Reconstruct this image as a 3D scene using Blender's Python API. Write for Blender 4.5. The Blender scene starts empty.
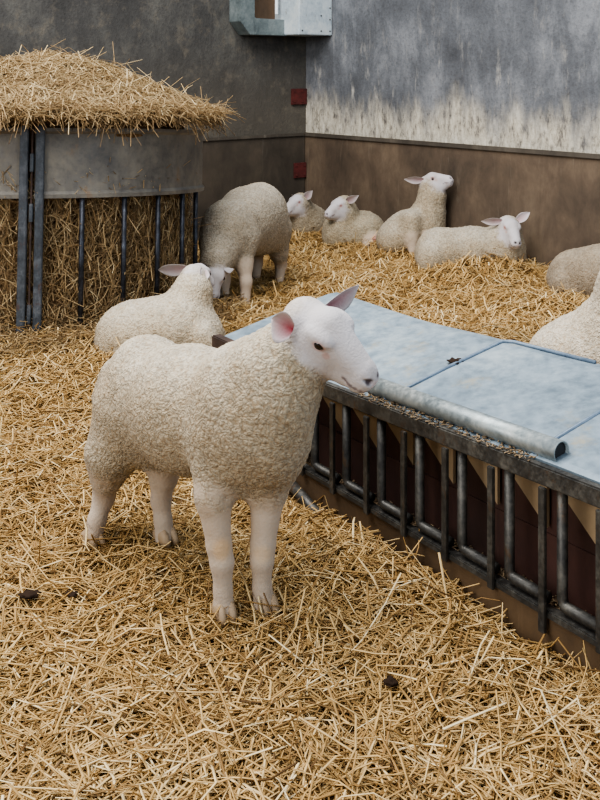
import bpy, bmesh, math, random
import numpy as np
from mathutils import Vector, Matrix, noise

random.seed(7)
rng = np.random.default_rng(11)
sc = bpy.context.scene
COL = sc.collection

# ------------------------------------------------------------------ camera
CAM_H = 1.4
F = 1000.0            # focal length in pixels of the 600x800 frame
HOR = 70.0            # horizon row
cd = bpy.data.cameras.new('camera')
cam = bpy.data.objects.new('camera', cd)
COL.objects.link(cam)
cam.location = (0, 0, CAM_H)
cam.rotation_euler = (math.pi / 2, 0, 0)
cd.sensor_fit = 'AUTO'
cd.sensor_width = 36
cd.lens = 36 * F / 800
cd.shift_y = -(400 - HOR) / 800
cd.clip_start = 0.05
sc.camera = cam


def W(px, py, D):
    """point in the barn seen at this place of the photo, D metres ahead"""
    return Vector(((px - 300) * D / F, D, CAM_H - (py - HOR) * D / F))


# ------------------------------------------------------------------ materials
class N:
    def __init__(self, name):
        self.m = bpy.data.materials.new(name)
        self.m.use_nodes = True
        self.t = self.m.node_tree
        self.b = self.t.nodes['Principled BSDF']
        self._tc = None

    def n(self, typ, **kw):
        x = self.t.nodes.new(typ)
        for k, v in kw.items():
            setattr(x, k, v)
        return x

    def link(self, a, b):
        self.t.links.new(a, b)

    def coord(self, scale=(1, 1, 1), kind='Object', rot=(0, 0, 0)):
        if self._tc is None:
            self._tc = self.n('ShaderNodeTexCoord')
        mp = self.n('ShaderNodeMapping')
        mp.inputs['Scale'].default_value = scale
        mp.inputs['Rotation'].default_value = rot
        self.link(self._tc.outputs[kind], mp.inputs[0])
        return mp.outputs[0]

    def noise(self, scale, detail=4, rough=.55, coord=None, dist=0.0):
        x = self.n('ShaderNodeTexNoise')
        x.inputs['Scale'].default_value = scale
        x.inputs['Detail'].default_value = detail
        x.inputs['Roughness'].default_value = rough
        x.inputs['Distortion'].default_value = dist
        self.link(coord if coord is not None else self.coord(), x.inputs['Vector'])
        return x.outputs['Fac']

    def ramp(self, fac, stops, interp='LINEAR'):
        x = self.n('ShaderNodeValToRGB')
        cr = x.color_ramp
        cr.interpolation = interp
        while len(cr.elements) < len(stops):
            cr.elements.new(0.5)
        for e, (p, c) in zip(cr.elements, stops):
            e.position = p
            e.color = (*c, 1) if len(c) == 3 else c
        self.link(fac, x.inputs[0])
        return x.outputs['Color']

    def mix(self, fac, a, b, mode='MIX'):
        x = self.n('ShaderNodeMix', data_type='RGBA', blend_type=mode)
        for sock, v in ((x.inputs[0], fac), (x.inputs[6], a), (x.inputs[7], b)):
            if isinstance(v, (int, float)):
                sock.default_value = v
            elif isinstance(v, tuple):
                sock.default_value = (*v, 1)
            else:
                self.link(v, sock)
        return x.outputs[2]

    def math(self, op, a, b=0.0, clamp=False):
        x = self.n('ShaderNodeMath', operation=op, use_clamp=clamp)
        for i, v in enumerate((a, b)):
            if isinstance(v, (int, float)):
                x.inputs[i].default_value = v
            else:
                self.link(v, x.inputs[i])
        return x.outputs[0]

    def rng(self, v, a, b, c=0.0, d=1.0):
        x = self.n('ShaderNodeMapRange', interpolation_type='SMOOTHSTEP')
        self.link(v, x.inputs[0])
        for i, q in enumerate((a, b, c, d)):
            x.inputs[1 + i].default_value = q
        return x.outputs[0]

    def attr(self, name):
        x = self.n('ShaderNodeAttribute')
        x.attribute_name = name
        return x

    def base(self, v):
        if isinstance(v, tuple):
            self.b.inputs['Base Color'].default_value = (*v, 1)
        else:
            self.link(v, self.b.inputs['Base Color'])

    def set(self, **kw):
        for k, v in kw.items():
            s = self.b.inputs[k.replace('_', ' ')]
            if isinstance(v, (int, float, tuple)):
                s.default_value = v
            else:
                self.link(v, s)

    def bump(self, h, strength=.3, dist=.01):
        x = self.n('ShaderNodeBump')
        if isinstance(strength, (int, float)):
            x.inputs['Strength'].default_value = strength
        else:
            self.link(strength, x.inputs['Strength'])
        x.inputs['Distance'].default_value = dist
        self.link(h, x.inputs['Height'])
        self.link(x.outputs[0], self.b.inputs['Normal'])


def S(r, g, b):
    """sRGB 0-255 to linear"""
    f = lambda c: (c / 255 / 12.92) if c <= 10 else ((c / 255 + .055) / 1.055) ** 2.4
    return (f(r), f(g), f(b))


def mat_concrete(name, dark, mid, light, stain, band, tan=None):
    """raw rendered wall; stain = strength of the pale splashed band just above the boards"""
    m = N(name)
    a = m.noise(2.2, 6, .62)
    v = m.noise(4, 7, .72, m.coord((1.5, 1.5, .6)), .4)
    g = m.noise(45, 3, .6)
    h = m.math('ADD', m.math('MULTIPLY', a, .55), m.math('MULTIPLY', v, .45))
    c = m.ramp(h, [(.32, dark), (.5, mid), (.68, light)])
    c = m.mix(m.rng(g, .45, .75, 0, .35), c, tuple(x * .5 for x in dark))
    if tan:
        sep = m.n('ShaderNodeSeparateXYZ')
        m.link(m.coord(), sep.inputs[0])
        lowt = m.rng(sep.outputs[2], .75, 1.75, 1, 0)
        c = m.mix(m.math('MULTIPLY', lowt, .75), c, tan, 'MIX')
        g2 = m.noise(9, 6, .7)
        c = m.mix(m.rng(g2, .5, .7, 0, .45), c, tuple(x * 1.7 for x in tan))
    if stain:
        sep = m.n('ShaderNodeSeparateXYZ')
        m.link(m.coord(), sep.inputs[0])
        edge = m.noise(3.5, 5, .65, m.coord((1, 1, .25)))
        z = m.math('ADD', sep.outputs[2], m.math('MULTIPLY', m.math('SUBTRACT', edge, .5), -.9))
        low = m.rng(z, .92, 1.24, 1, 0)
        splash = m.noise(16, 6, .75, m.coord((1.4, 1.4, .55)))
        pale = m.ramp(splash, [(.36, S(96, 90, 84)), (.47, S(168, 161, 146)), (.65, S(206, 200, 186))])
        c = m.mix(m.math('MULTIPLY', low, stain), c, pale)
        speck = m.noise(24, 5, .7, m.coord((1, 1, .6)))
        sp = m.math('MULTIPLY', m.rng(speck, .58, .66), m.rng(z, .95, 1.45, 1, .12))
        c = m.mix(m.math('MULTIPLY', sp, .55), c, S(42, 40, 40))
        run = m.noise(9, 5, .7, m.coord((1.1, 1.1, .3)))
        rr = m.math('MULTIPLY', m.rng(run, .55, .8), m.rng(sep.outputs[2], 1.1, 1.9, .75, .2))
        c = m.mix(rr, c, S(196, 192, 184))
    m.base(c)
    m.set(Roughness=.9)
    m.bump(m.math('ADD', g, m.math('MULTIPLY', v, 2)), .35, .012)
    return m.m


def mat_board(name, dark, mid, light, pale):
    m = N(name)
    a = m.noise(1.8, 6, .65)
    v = m.noise(5, 7, .72, m.coord((.9, .9, .45)), .3)
    c = m.ramp(m.math('ADD', m.math('MULTIPLY', a, .5), m.math('MULTIPLY', v, .5)),
               [(.33, dark), (.5, mid), (.66, light)])
    s = m.noise(4, 6, .75, m.coord((2.5, 2.5, .3)), .6)
    c = m.mix(m.rng(s, .58, .76, 0, .55), c, pale)
    m.base(c)
    m.set(Roughness=.7)
    m.bump(v, .25, .006)
    return m.m


def mat_metal(name, dark, mid, light, rough=.5, metallic=.55, scale=6, rust=None, rustamt=.0):
    m = N(name)
    a = m.noise(scale, 6, .65)
    g = m.noise(scale * 7, 4, .65)
    c = m.ramp(m.math('ADD', m.math('MULTIPLY', a, .65), m.math('MULTIPLY', g, .35)),
               [(.34, dark), (.5, mid), (.66, light)])
    if rust:
        r = m.noise(scale * 1.7, 6, .7, m.coord((1, 1, .6)))
        c = m.mix(m.rng(r, .62 - rustamt * .3, .78 - rustamt * .3, 0, .8), c, rust)
    m.base(c)
    m.set(Metallic=metallic, Roughness=m.rng(g, .3, .7, rough - .1, rough + .15))
    m.bump(g, .12, .003)
    return m.m


def mat_straw(name, stops, ground=False):
    m = N(name)
    if ground:
        g = m.noise(60, 4, .7, m.coord((1, .35, 1)))
        h = m.noise(60, 4, .7, m.coord((.35, 1, 1)))
        f = m.math('MAXIMUM', g, h)
        m.base(m.ramp(f, [(.4, stops[0]), (.62, stops[1]), (.8, stops[2])]))
        m.set(Roughness=.95)
        m.bump(f, .8, .02)
    else:
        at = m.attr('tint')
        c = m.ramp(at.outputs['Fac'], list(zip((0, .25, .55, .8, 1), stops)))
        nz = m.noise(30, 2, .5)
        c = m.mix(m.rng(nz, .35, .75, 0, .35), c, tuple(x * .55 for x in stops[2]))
        m.base(c)
        m.set(Roughness=.5, Specular_IOR_Level=.35)
        tr = m.n('ShaderNodeBsdfTranslucent')
        m.link(c, tr.inputs[0])
        mx = m.n('ShaderNodeMixShader')
        mx.inputs[0].default_value = .18
        m.link(m.b.outputs[0], mx.inputs[1])
        m.link(tr.outputs[0], mx.inputs[2])
        out = m.t.nodes['Material Output']
        m.link(mx.outputs[0], out.inputs['Surface'])
    return m.m


def mat_sheep():
    m = N('sheep_coat')
    pig = m.attr('pig').outputs['Color']
    wool = m.attr('wool').outputs['Fac']
    n1 = m.noise(9, 5, .6)
    c = m.mix(m.rng(n1, .35, .7, 0, .30), pig, (.80, .70, .55), 'MULTIPLY')
    # crimped locks
    vo = m.n('ShaderNodeTexVoronoi', feature='F1')
    vo.inputs['Scale'].default_value = 125
    wc = m.n('ShaderNodeTexNoise')
    wc.inputs['Scale'].default_value = 26
    wc.inputs['Detail'].default_value = 3
    m.link(m.coord(), wc.inputs['Vector'])
    add = m.n('ShaderNodeMix', data_type='VECTOR')
    add.inputs[0].default_value = .035
    m.link(m.coord(), add.inputs[4])
    m.link(wc.outputs['Color'], add.inputs[5])
    m.link(add.outputs[1], vo.inputs['Vector'])
    fine = m.noise(220, 3, .6)
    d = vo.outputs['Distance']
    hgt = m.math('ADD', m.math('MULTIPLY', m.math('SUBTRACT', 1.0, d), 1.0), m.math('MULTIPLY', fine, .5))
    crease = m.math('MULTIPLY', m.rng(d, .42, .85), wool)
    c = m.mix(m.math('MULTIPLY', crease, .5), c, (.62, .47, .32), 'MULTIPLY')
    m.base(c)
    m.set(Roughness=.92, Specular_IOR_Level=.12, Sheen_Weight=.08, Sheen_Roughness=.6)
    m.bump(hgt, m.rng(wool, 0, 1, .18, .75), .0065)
    return m.m


def mat_plain(name, col, rough=.5, metallic=0, spec=.5):
    m = N(name)
    n1 = m.noise(40, 3, .6)
    m.base(m.mix(m.rng(n1, .3, .7, 0, .4), col, tuple(x * .6 for x in col)))
    m.set(Roughness=rough, Metallic=metallic, Specular_IOR_Level=spec)
    return m.m


M = {}
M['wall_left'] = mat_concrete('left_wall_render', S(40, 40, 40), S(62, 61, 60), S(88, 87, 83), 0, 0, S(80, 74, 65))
M['wall_right'] = mat_concrete('right_wall_render', S(56, 58, 63), S(88, 91, 97), S(128, 131, 137), .85, 0)
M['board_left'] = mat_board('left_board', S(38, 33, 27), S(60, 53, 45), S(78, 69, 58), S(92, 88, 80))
M['board_right'] = mat_board('right_board', S(50, 42, 35), S(82, 69, 57), S(108, 93, 77), S(132, 124, 110))
M['ledge'] = mat_board('ledge_edge', S(42, 38, 34), S(66, 60, 53), S(92, 85, 76), S(120, 114, 104))
M['galv_lid'] = mat_metal('galvanised_lid', S(92, 106, 118), S(118, 132, 143), S(144, 155, 161), .5, .25, 3.2, S(140, 134, 116), .22)
M['seam'] = mat_metal('blue_grey_seam', S(70, 84, 100), S(92, 108, 126), S(116, 130, 145), .5, .3, 8)
M['galv_pipe'] = mat_metal('galvanised_pipe', S(96, 106, 112), S(132, 140, 142), S(166, 170, 168), .42, .5, 9)
M['dark_steel'] = mat_metal('weathered_steel', S(42, 42, 43), S(70, 69, 67), S(104, 102, 97), .5, .6, 12, S(88, 66, 46), .2)
M['bar_steel'] = mat_metal('blue_black_bar_steel', S(24, 26, 31), S(44, 47, 55), S(78, 82, 92), .4, .6, 22)
M['post_steel'] = mat_metal('worn_post_steel', S(40, 44, 50), S(66, 71, 78), S(96, 100, 106), .5, .5, 14, S(82, 56, 44), .15)
M['panel_steel'] = mat_metal('ring_panel_sheet', S(70, 69, 70), S(104, 101, 96), S(128, 123, 114), .55, .3, 5, S(120, 100, 80), .1)
M['plank'] = mat_board('base_plank', S(54, 41, 28), S(80, 62, 43), S(102, 81, 58), S(120, 99, 74))
M['red_board'] = mat_board('red_brown_board', S(30, 19, 16), S(54, 32, 27), S(74, 45, 38), S(84, 62, 52))
M['lit_hopper'] = mat_board('hopper_board', S(108, 92, 72), S(146, 126, 100), S(166, 146, 118), S(176, 158, 134))  # pale tan of the light patches painted over the hopper boards
M['rust'] = mat_metal('rusty_angle', S(34, 26, 23), S(58, 44, 38), S(88, 70, 62), .7, .3, 14)
M['red_paint'] = mat_metal('red_painted_plate', S(52, 22, 20), S(80, 31, 29), S(98, 42, 38), .7, .1, 14)
M['box_grey'] = mat_metal('grey_housing', S(74, 84, 88), S(104, 114, 116), S(128, 136, 138), .6, .3, 7)
M['box_bright'] = mat_metal('bright_zinc_cover', S(150, 164, 176), S(186, 198, 206), S(212, 218, 218), .5, .3, 7, S(120, 112, 96), .1)
M['box_inside'] = mat_board('housing_inside', S(50, 38, 28), S(84, 64, 46), S(110, 88, 66), S(100, 84, 66))
M['white_rod'] = mat_plain('white_rod', S(225, 230, 235), .4)
M['bore_shade'] = mat_plain('pipe_bore_shade', (.012, .012, .014), .8)  # near-black standing for the shade inside the open pipe
M['dung'] = mat_plain('dung_brown', S(44, 33, 26), .9, 0, .1)
M['eye'] = mat_plain('eye_dark', S(26, 18, 14), .12)
M['feed'] = mat_straw('feed_grain', [S(96, 82, 66), S(120, 102, 80), S(140, 120, 94), S(160, 138, 110), S(180, 158, 130)])
GOLD = [S(92, 66, 38), S(152, 117, 70), S(198, 164, 108), S(224, 196, 146), S(244, 226, 186)]
HAYC = [S(84, 66, 46), S(130, 106, 76), S(168, 142, 104), S(196, 172, 132), S(230, 212, 174)]
M['straw'] = mat_straw('straw_stem', GOLD)
M['hay'] = mat_straw('hay_stem', HAYC)
M['straw_ground'] = mat_straw('trodden_straw', [S(84, 62, 36), S(146, 114, 70), S(190, 158, 106)], True)
M['hay_core'] = mat_straw('packed_hay', [S(62, 46, 28), S(112, 86, 54), S(150, 120, 80)], True)
M['sheep'] = mat_sheep()


# ------------------------------------------------------------------ object helpers
def tag(o, label=None, cat=None, group=None, kind=None):
    if label:
        o['label'] = label
    if cat:
        o['category'] = cat
    if group:
        o['group'] = group
    if kind:
        o['kind'] = kind
    return o


def empty(name, loc, rot=(0, 0, 0)):
    o = bpy.data.objects.new(name, None)
    o.empty_display_size = .1
    o.location = loc
    o.rotation_euler = rot
    COL.objects.link(o)
    return o


def link_mesh(name, me, mat, parent=None, loc=None, smooth=False):
    if mat is not None:
        for mm in (mat if isinstance(mat, (list, tuple)) else [mat]):
            me.materials.append(mm)
    if smooth:
        me.polygons.foreach_set('use_smooth', np.ones(len(me.polygons), bool))
    o = bpy.data.objects.new(name, me)
    COL.objects.link(o)
    if parent is not None:
        o.parent = parent
    if loc is not None:
        o.location = loc
    return o


def from_bm(name, bm, mat, parent=None, loc=None, smooth=False, bevel=0):
    if bevel:
        bmesh.ops.bevel(bm, geom=bm.edges[:], offset=bevel, segments=2, affect='EDGES', clamp_overlap=True)
    bmesh.ops.recalc_face_normals(bm, faces=bm.faces[:])
    me = bpy.data.meshes.new(name)
    bm.to_mesh(me)
    bm.free()
    return link_mesh(name, me, mat, parent, loc, smooth)


def prism(bm, poly, axis_a, axis_b, axis_c, org, c0, c1):
    """extrude the 2D poly (a,b) along axis_c from c0 to c1"""
    A, B, C, O = (Vector(v) for v in (axis_a, axis_b, axis_c, org))
    lo = [bm.verts.new(O + A * p[0] + B * p[1] + C * c0) for p in poly]
    hi = [bm.verts.new(O + A * p[0] + B * p[1] + C * c1) for p in poly]
    n = len(poly)
    bm.faces.new(lo[::-1])
    bm.faces.new(hi)
    for i in range(n):
        bm.faces.new((lo[i], lo[(i + 1) % n], hi[(i + 1) % n], hi[i]))


def obox(bm, org, A, B, C, a, b, c):
    """box between a=(a0,a1), b, c along three axes"""
    prism(bm, [(a[0], b[0]), (a[1], b[0]), (a[1], b[1]), (a[0], b[1])], A, B, C, org, c[0], c[1])


def tube(bm, pts, r, seg=10, cap=True):
    """round tube along a polyline"""
    pts = [Vector(p) for p in pts]
    rings = []
    prev = None
    for i, p in enumerate(pts):
        t = (pts[min(i + 1, len(pts) - 1)] - pts[max(i - 1, 0)]).normalized()
        ref = prev if prev is not None else (Vector((0, 0, 1)) if abs(t.z) < .9 else Vector((1, 0, 0)))
        x = (ref - t * ref.dot(t)).normalized()
        prev = x
        y = t.cross(x)
        rr = r[i] if isinstance(r, (list, tuple)) else r
        rings.append([bm.verts.new(p + (x * math.cos(2 * math.pi * k / seg) + y * math.sin(2 * math.pi * k / seg)) * rr) for k in range(seg)])
    for a, b in zip(rings, rings[1:]):
        for k in range(seg):
            bm.faces.new((a[k], a[(k + 1) % seg], b[(k + 1) % seg], b[k]))
    if cap:
        bm.faces.new(rings[0][::-1])
        bm.faces.new(rings[-1])


def np_mesh(name, verts, faces):
    """mesh from numpy arrays; faces (n,4) or (n,3)"""
    me = bpy.data.meshes.new(name)
    n, k = faces.shape
    me.vertices.add(len(verts))
    me.vertices.foreach_set('co', verts.astype(np.float32).ravel())
    me.loops.add(n * k)
    me.loops.foreach_set('vertex_index', faces.astype(np.int32).ravel())
    me.polygons.add(n)
    me.polygons.foreach_set('loop_start', (np.arange(n) * k).astype(np.int32))
    me.update(calc_edges=True)
    return me


# ------------------------------------------------------------------ place geometry
UT = Vector((.559, -.829, 0)).normalized()      # along the trough, towards the camera and right
VT = Vector((.829, .559, 0)).normalized()       # across the trough, away
PT = Vector((.0945, 3.15, 0))                   # a point on the foot of its front
T0, T1 = -.70, 1.75
TW, ZF, ZB = .525, .42, .525


def shear(t):
    """the top of the trough rises a little towards us"""
    return max(-.012 + .040 * t, -.018)

CORNER = Vector((.053, 8.9, 0))
DR = Vector((.64, -.77, 0)).normalized()        # right wall, from the corner towards us
DL = Vector((-.77, -.64, 0)).normalized()       # left wall, from the corner to the left
RC = Vector((-1.46, 5.85, 0))                   # ring feeder
RR = .88


# litter pushed up round the animals that lie in it
BANKS = [(.96, 6.8, .36, .07), (1.2, 6.8, .36, .07), (1.42, 6.8, .36, .07), (.72, 7.4, .36, .035), (.95, 7.35, .36, .03), (.45, 7.8, .42, .06),
         (.05, 8.2, .4, .06), (1.75, 5.95, .42, .06), (-.75, 4.9, .42, .045)]


def ground(x, y):
    """height of the littered floor (numpy)"""
    x = np.asarray(x, float)
    y = np.asarray(y, float)
    h = (.020 * np.sin(2.1 * x + 1.3 * y + .4) * np.cos(1.7 * y - .8 * x)
         + .012 * np.sin(5.3 * x - 2.1 * y + 1.0) + .011 * np.sin(4.4 * y + 3.1 * x + 2.2)
         + .010 * np.sin(11 * x + 7 * y) * np.cos(9 * y - 5 * x)
         + .008 * np.sin(23 * x - 9 * y + 2 * np.sin(6 * y)) * np.cos(19 * y + 8 * x))
    for (mx, my, mr, mh) in BANKS:
        h += mh * np.exp(-(((x - mx) ** 2 + (y - my) ** 2) / mr ** 2))
    # loose litter banked near the trough front and around the ring feeder
    a = (x - PT.x) * VT.x + (y - PT.y) * VT.y
    t = (x - PT.x) * UT.x + (y - PT.y) * UT.y
    h += .045 * np.exp(-((a + .14) / .13) ** 2) * np.exp(-((t - .35) / .55) ** 2)
    r = np.hypot(x - RC.x, y - RC.y)
    h += .05 * np.exp(-((r - RR) / .22) ** 2)
    # deeper towards the back walls
    h += .02 * np.clip((y - 5.5) / 2.5, 0, 1)
    return h - .026


def gz(x, y):
    return float(ground(x, y))



# ------------------------------------------------------------------ the setting
Z3 = (0, 0, 1)
ND = DL            # the right wall looks along DL, the left wall along DR

bm = bmesh.new()
obox(bm, CORNER, DR, ND, Z3, (-.2, 10.5), (-.2, 0), (.84, 3.4))
tag(from_bm('wall_right', bm, M['wall_right']), 'tall grey rendered wall with white streaks above the brown boards', kind='structure')
bm = bmesh.new()
obox(bm, CORNER, DL, DR, Z3, (0, 8.5), (-.2, 0), (.84, 3.4))
tag(from_bm('wall_left', bm, M['wall_left']), 'dark grey rendered wall behind the ring feeder', kind='structure')
bm = bmesh.new()
obox(bm, CORNER, DR, ND, Z3, (-.2, 10.5), (-.2, .035), (-.1, .84))
tag(from_bm('baseboard_right', bm, M['board_right'], bevel=.006), 'brown stained lower boarding of the right wall', kind='structure')
bm = bmesh.new()
obox(bm, CORNER, DL, DR, Z3, (0.04, 8.5), (-.2, .035), (-.1, .84))
tag(from_bm('baseboard_left', bm, M['board_left'], bevel=.006), 'dark brown lower boarding of the left wall', kind='structure')
bm = bmesh.new()
obox(bm, CORNER, DR, ND, Z3, (.04, 10.5), (.036, .052), (.815, .85))
tag(from_bm('trim_1', bm, M['ledge'], bevel=.004), 'narrow ledge strip on top of the right boarding', kind='structure')
bm = bmesh.new()
obox(bm, CORNER, DL, DR, Z3, (.06, 8.5), (.036, .05), (.818, .846))
tag(from_bm('trim_2', bm, M['ledge'], bevel=.004), 'narrow ledge strip on top of the left boarding', kind='structure')

# ground sheet under the litter
nx, ny = 150, 190
xs, ys = np.linspace(-7, 6.5, nx), np.linspace(-1.5, 10.5, ny)
X, Y = np.meshgrid(xs, ys, indexing='ij')
V = np.stack([X, Y, ground(X, Y) - .015], -1).reshape(-1, 3)
idx = np.arange(nx * ny).reshape(nx, ny)
Fq = np.stack([idx[:-1, :-1], idx[1:, :-1], idx[1:, 1:], idx[:-1, 1:]], -1).reshape(-1, 4)
fl = link_mesh('floor', np_mesh('floor', V, Fq), M['straw_ground'], smooth=True)
tag(fl, 'floor of the pen under trodden golden straw', kind='structure')

# ------------------------------------------------------------------ loose stems


def stems(C, D, L, R, bend, side, tint, rings=4, sect=3):
    """many straw stems in one array: centre C, direction D, length L, radius R, sideways bend"""
    n = len(C)
    D = D / np.linalg.norm(D, axis=1, keepdims=True)
    up = np.zeros_like(D)
    up[:, 2] = 1
    A = np.cross(D, up)
    A /= np.maximum(np.linalg.norm(A, axis=1, keepdims=True), 1e-6)
    B = np.cross(A, D)
    bd = A * np.cos(side)[:, None] + B * np.sin(side)[:, None]
    u = np.linspace(-1, 1, rings)
    ctr = (C[:, None] + D[:, None] * (u[None, :, None] * L[:, None, None] / 2)
           + bd[:, None] * (bend[:, None, None] * (u[None, :, None] ** 2 - .4)))
    ang = np.arange(sect) * 2 * np.pi / sect + .5
    if sect == 2:
        ang = np.array([0, np.pi])
    flat = np.where(sect == 3, .7, 1.0)
    off = (A[:, None, None] * np.cos(ang)[None, None, :, None] + B[:, None, None] * (np.sin(ang) * flat)[None, None, :, None]) * R[:, None, None, None]
    P = (ctr[:, :, None] + off).reshape(-1, 3)
    base = (np.arange(n) * rings * sect)[:, None, None]
    i = np.arange(rings - 1)[None, :, None] * sect
    ks = np.arange(sect if sect > 2 else 1)[None, None, :]
    k2 = (ks + 1) % sect
    Fc = np.stack(np.broadcast_arrays(base + i + ks, base + i + k2, base + i + sect + k2, base + i + sect + ks), -1).reshape(-1, 4)
    T = np.repeat(tint, rings * sect)
    return P, Fc, T


def join(parts):
    vs, fs, ts, o = [], [], [], 0
    for P, Fc, T in parts:
        vs.append(P)
        fs.append(Fc + o)
        ts.append(T)
        o += len(P)
    return np.concatenate(vs), np.concatenate(fs), np.concatenate(ts)


def stem_object(name, parts, mat, parent=None):
    P, Fc, T = join(parts)
    me = np_mesh(name, P, Fc)
    at = me.attributes.new('tint', 'FLOAT', 'POINT')
    at.data.foreach_set('value', T.astype(np.float32))
    return link_mesh(name, me, mat, parent, smooth=True)


def litter(n, y0, y1, wide, rings, sect, rad, lmax, layers=.035, stick=.10):
    y = y0 + (y1 - y0) * rng.random(n)
    x = (rng.random(n) * 2 - 1) * (.31 * y + wide)
    a = (x - PT.x) * VT.x + (y - PT.y) * VT.y
    t = (x - PT.x) * UT.x + (y - PT.y) * UT.y
    keep = ~((a > -.03) & (a < TW + .03) & (t > T0 - .03) & (t < T1 + .05))
    # stay in front of both walls and off the ring feeder's inside
    cx, cy = x - CORNER.x, y - CORNER.y
    keep &= (cx * DL.x + cy * DL.y > .1) & (cx * DR.x + cy * DR.y > .1)
    keep &= np.hypot(x - RC.x, y - RC.y) > RR * .75
    x, y = x[keep], y[keep]
    n = len(x)
    L = np.clip(rng.lognormal(math.log(.105), .5, n), .03, lmax)
    th = rng.random(n) * 2 * np.pi
    tilt = rng.normal(0, .10, n) + np.where(rng.random(n) < stick, rng.random(n) * .5, 0)
    lift = rng.random(n) ** 1.3
    e = L * .3
    sl = (ground(x + np.cos(th) * e, y + np.sin(th) * e) - ground(x - np.cos(th) * e, y - np.sin(th) * e)) / (2 * e)
    D = np.stack([np.cos(th), np.sin(th), np.tan(tilt) + sl], 1)
    z = ground(x, y) - .01 + layers * lift + np.abs(np.sin(tilt)) * L * .35
    # clumps of darker and of paler straw; stems lying lower are darker
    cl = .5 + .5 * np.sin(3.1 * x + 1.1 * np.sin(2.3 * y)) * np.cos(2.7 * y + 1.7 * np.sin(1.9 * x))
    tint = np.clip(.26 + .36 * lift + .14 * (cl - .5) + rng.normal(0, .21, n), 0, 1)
    R = rad * (.55 + .9 * rng.random(n))
    bend = rng.normal(0, .15, n) * L
    return stems(np.stack([x, y, z], 1), D, L, R, bend, rng.random(n) * np.pi, tint, rings, sect)


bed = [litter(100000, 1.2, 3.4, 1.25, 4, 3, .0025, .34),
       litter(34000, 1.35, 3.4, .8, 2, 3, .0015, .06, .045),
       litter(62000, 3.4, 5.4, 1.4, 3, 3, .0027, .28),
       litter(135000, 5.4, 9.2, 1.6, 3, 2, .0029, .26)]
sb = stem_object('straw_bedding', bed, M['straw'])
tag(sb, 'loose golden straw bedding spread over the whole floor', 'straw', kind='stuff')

# ------------------------------------------------------------------ ring feeder full of hay
RING_TILT = .075                                   # it leans back a little
ring = empty('ring_feeder', RC, (-RING_TILT, 0, 0))
tag(ring, 'round steel hay feeder with sheet-metal sides on black bars, heaped with hay', 'feeder')
FRONT_TOP, FRONT_BOT = 1.045, .69                  # at the middle of the ring


def rp(ang, r=RR, z=0.0):
    """a point of the ring; ang 0 looks straight at us, positive to our right"""
    return Vector((math.sin(ang) * r, -math.cos(ang) * r, z))


def ring_sheet(a0, a1):
    bm = bmesh.new()
    n = max(8, int((a1 - a0) / .06))
    prof = [(RR + .010, FRONT_BOT), (RR + .012, FRONT_BOT + .02), (RR, FRONT_BOT + .035), (RR, FRONT_TOP - .03), (RR + .012, FRONT_TOP - .018),
            (RR + .012, FRONT_TOP), (RR - .006, FRONT_TOP), (RR - .006, FRONT_BOT)]
    cols = [[bm.verts.new(rp(a0 + (a1 - a0) * i / n, r, z)) for r, z in prof] for i in range(n + 1)]
    k = len(prof)
    for c0, c1 in zip(cols, cols[1:]):
        for j in range(k):
            bm.faces.new((c0[j], c1[j], c1[(j + 1) % k], c0[(j + 1) % k]))
    bm.faces.new(cols[0])
    bm.faces.new(cols[-1][::-1])
    return bm


GAP = -.02 + .12           # angle of the hinge between the two sheets
def ang_at(px):
    best = min((abs(300 + F * (RC.x + rp(a / 500).x) / (RC.y + rp(a / 500).y) - px), a / 500) for a in range(-780, 760))
    return best[1]


A_HINGE = ang_at(29)
o = from_bm('side_panel', ring_sheet(A_HINGE + .012, A_HINGE + 2.5), M['panel_steel'], ring, smooth=False)
o = from_bm('side_panel', ring_sheet(A_HINGE - 2.5, A_HINGE - .028), M['panel_steel'], ring, smooth=False)
for px in (21, 37):
    a = ang_at(px)
    bm = bmesh.new()
    d = Vector((math.cos(a), math.sin(a), 0))
    nrm = rp(a, 1)
    obox(bm, (0, 0, 0), d, nrm, Z3, (-.021, .021), (RR - .006, RR + .030), (-.02, FRONT_TOP + .012))
    from_bm('post', bm, M['post_steel'], ring, bevel=.004)
for z in (.12, .62, .87):
    bm = bmesh.new()
    c = rp(A_HINGE, RR + .018)
    tube(bm, [c + Vector((0, 0, z - .045)), c + Vector((0, 0, z + .045))], .012, 8)
    from_bm('hinge_knuckle', bm, M['post_steel'], ring, smooth=False)
bm = bmesh.new()
c = rp(A_HINGE, RR + .018)
tube(bm, [c + Vector((0, 0, 0)), c + Vector((0, 0, FRONT_TOP))], .0055, 8)
from_bm('hinge_pin', bm, M['rust'], ring)
bar_px = [80.5, 123.5, 158, 183, 196.5]
step = (ang_at(158) - ang_at(80.5)) / 2
angs = [ang_at(p) for p in bar_px] + [A_HINGE - step * k * 1.0 for k in (1, 2, 3)]
for a in angs:
    bm = bmesh.new()
    c = rp(a, RR - .010)
    tube(bm, [c + Vector((0, 0, -.02)), c + Vector((0, 0, FRONT_BOT + .03))], .0135, 10)
    from_bm('bar', bm, M['bar_steel'], ring, smooth=True)

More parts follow.
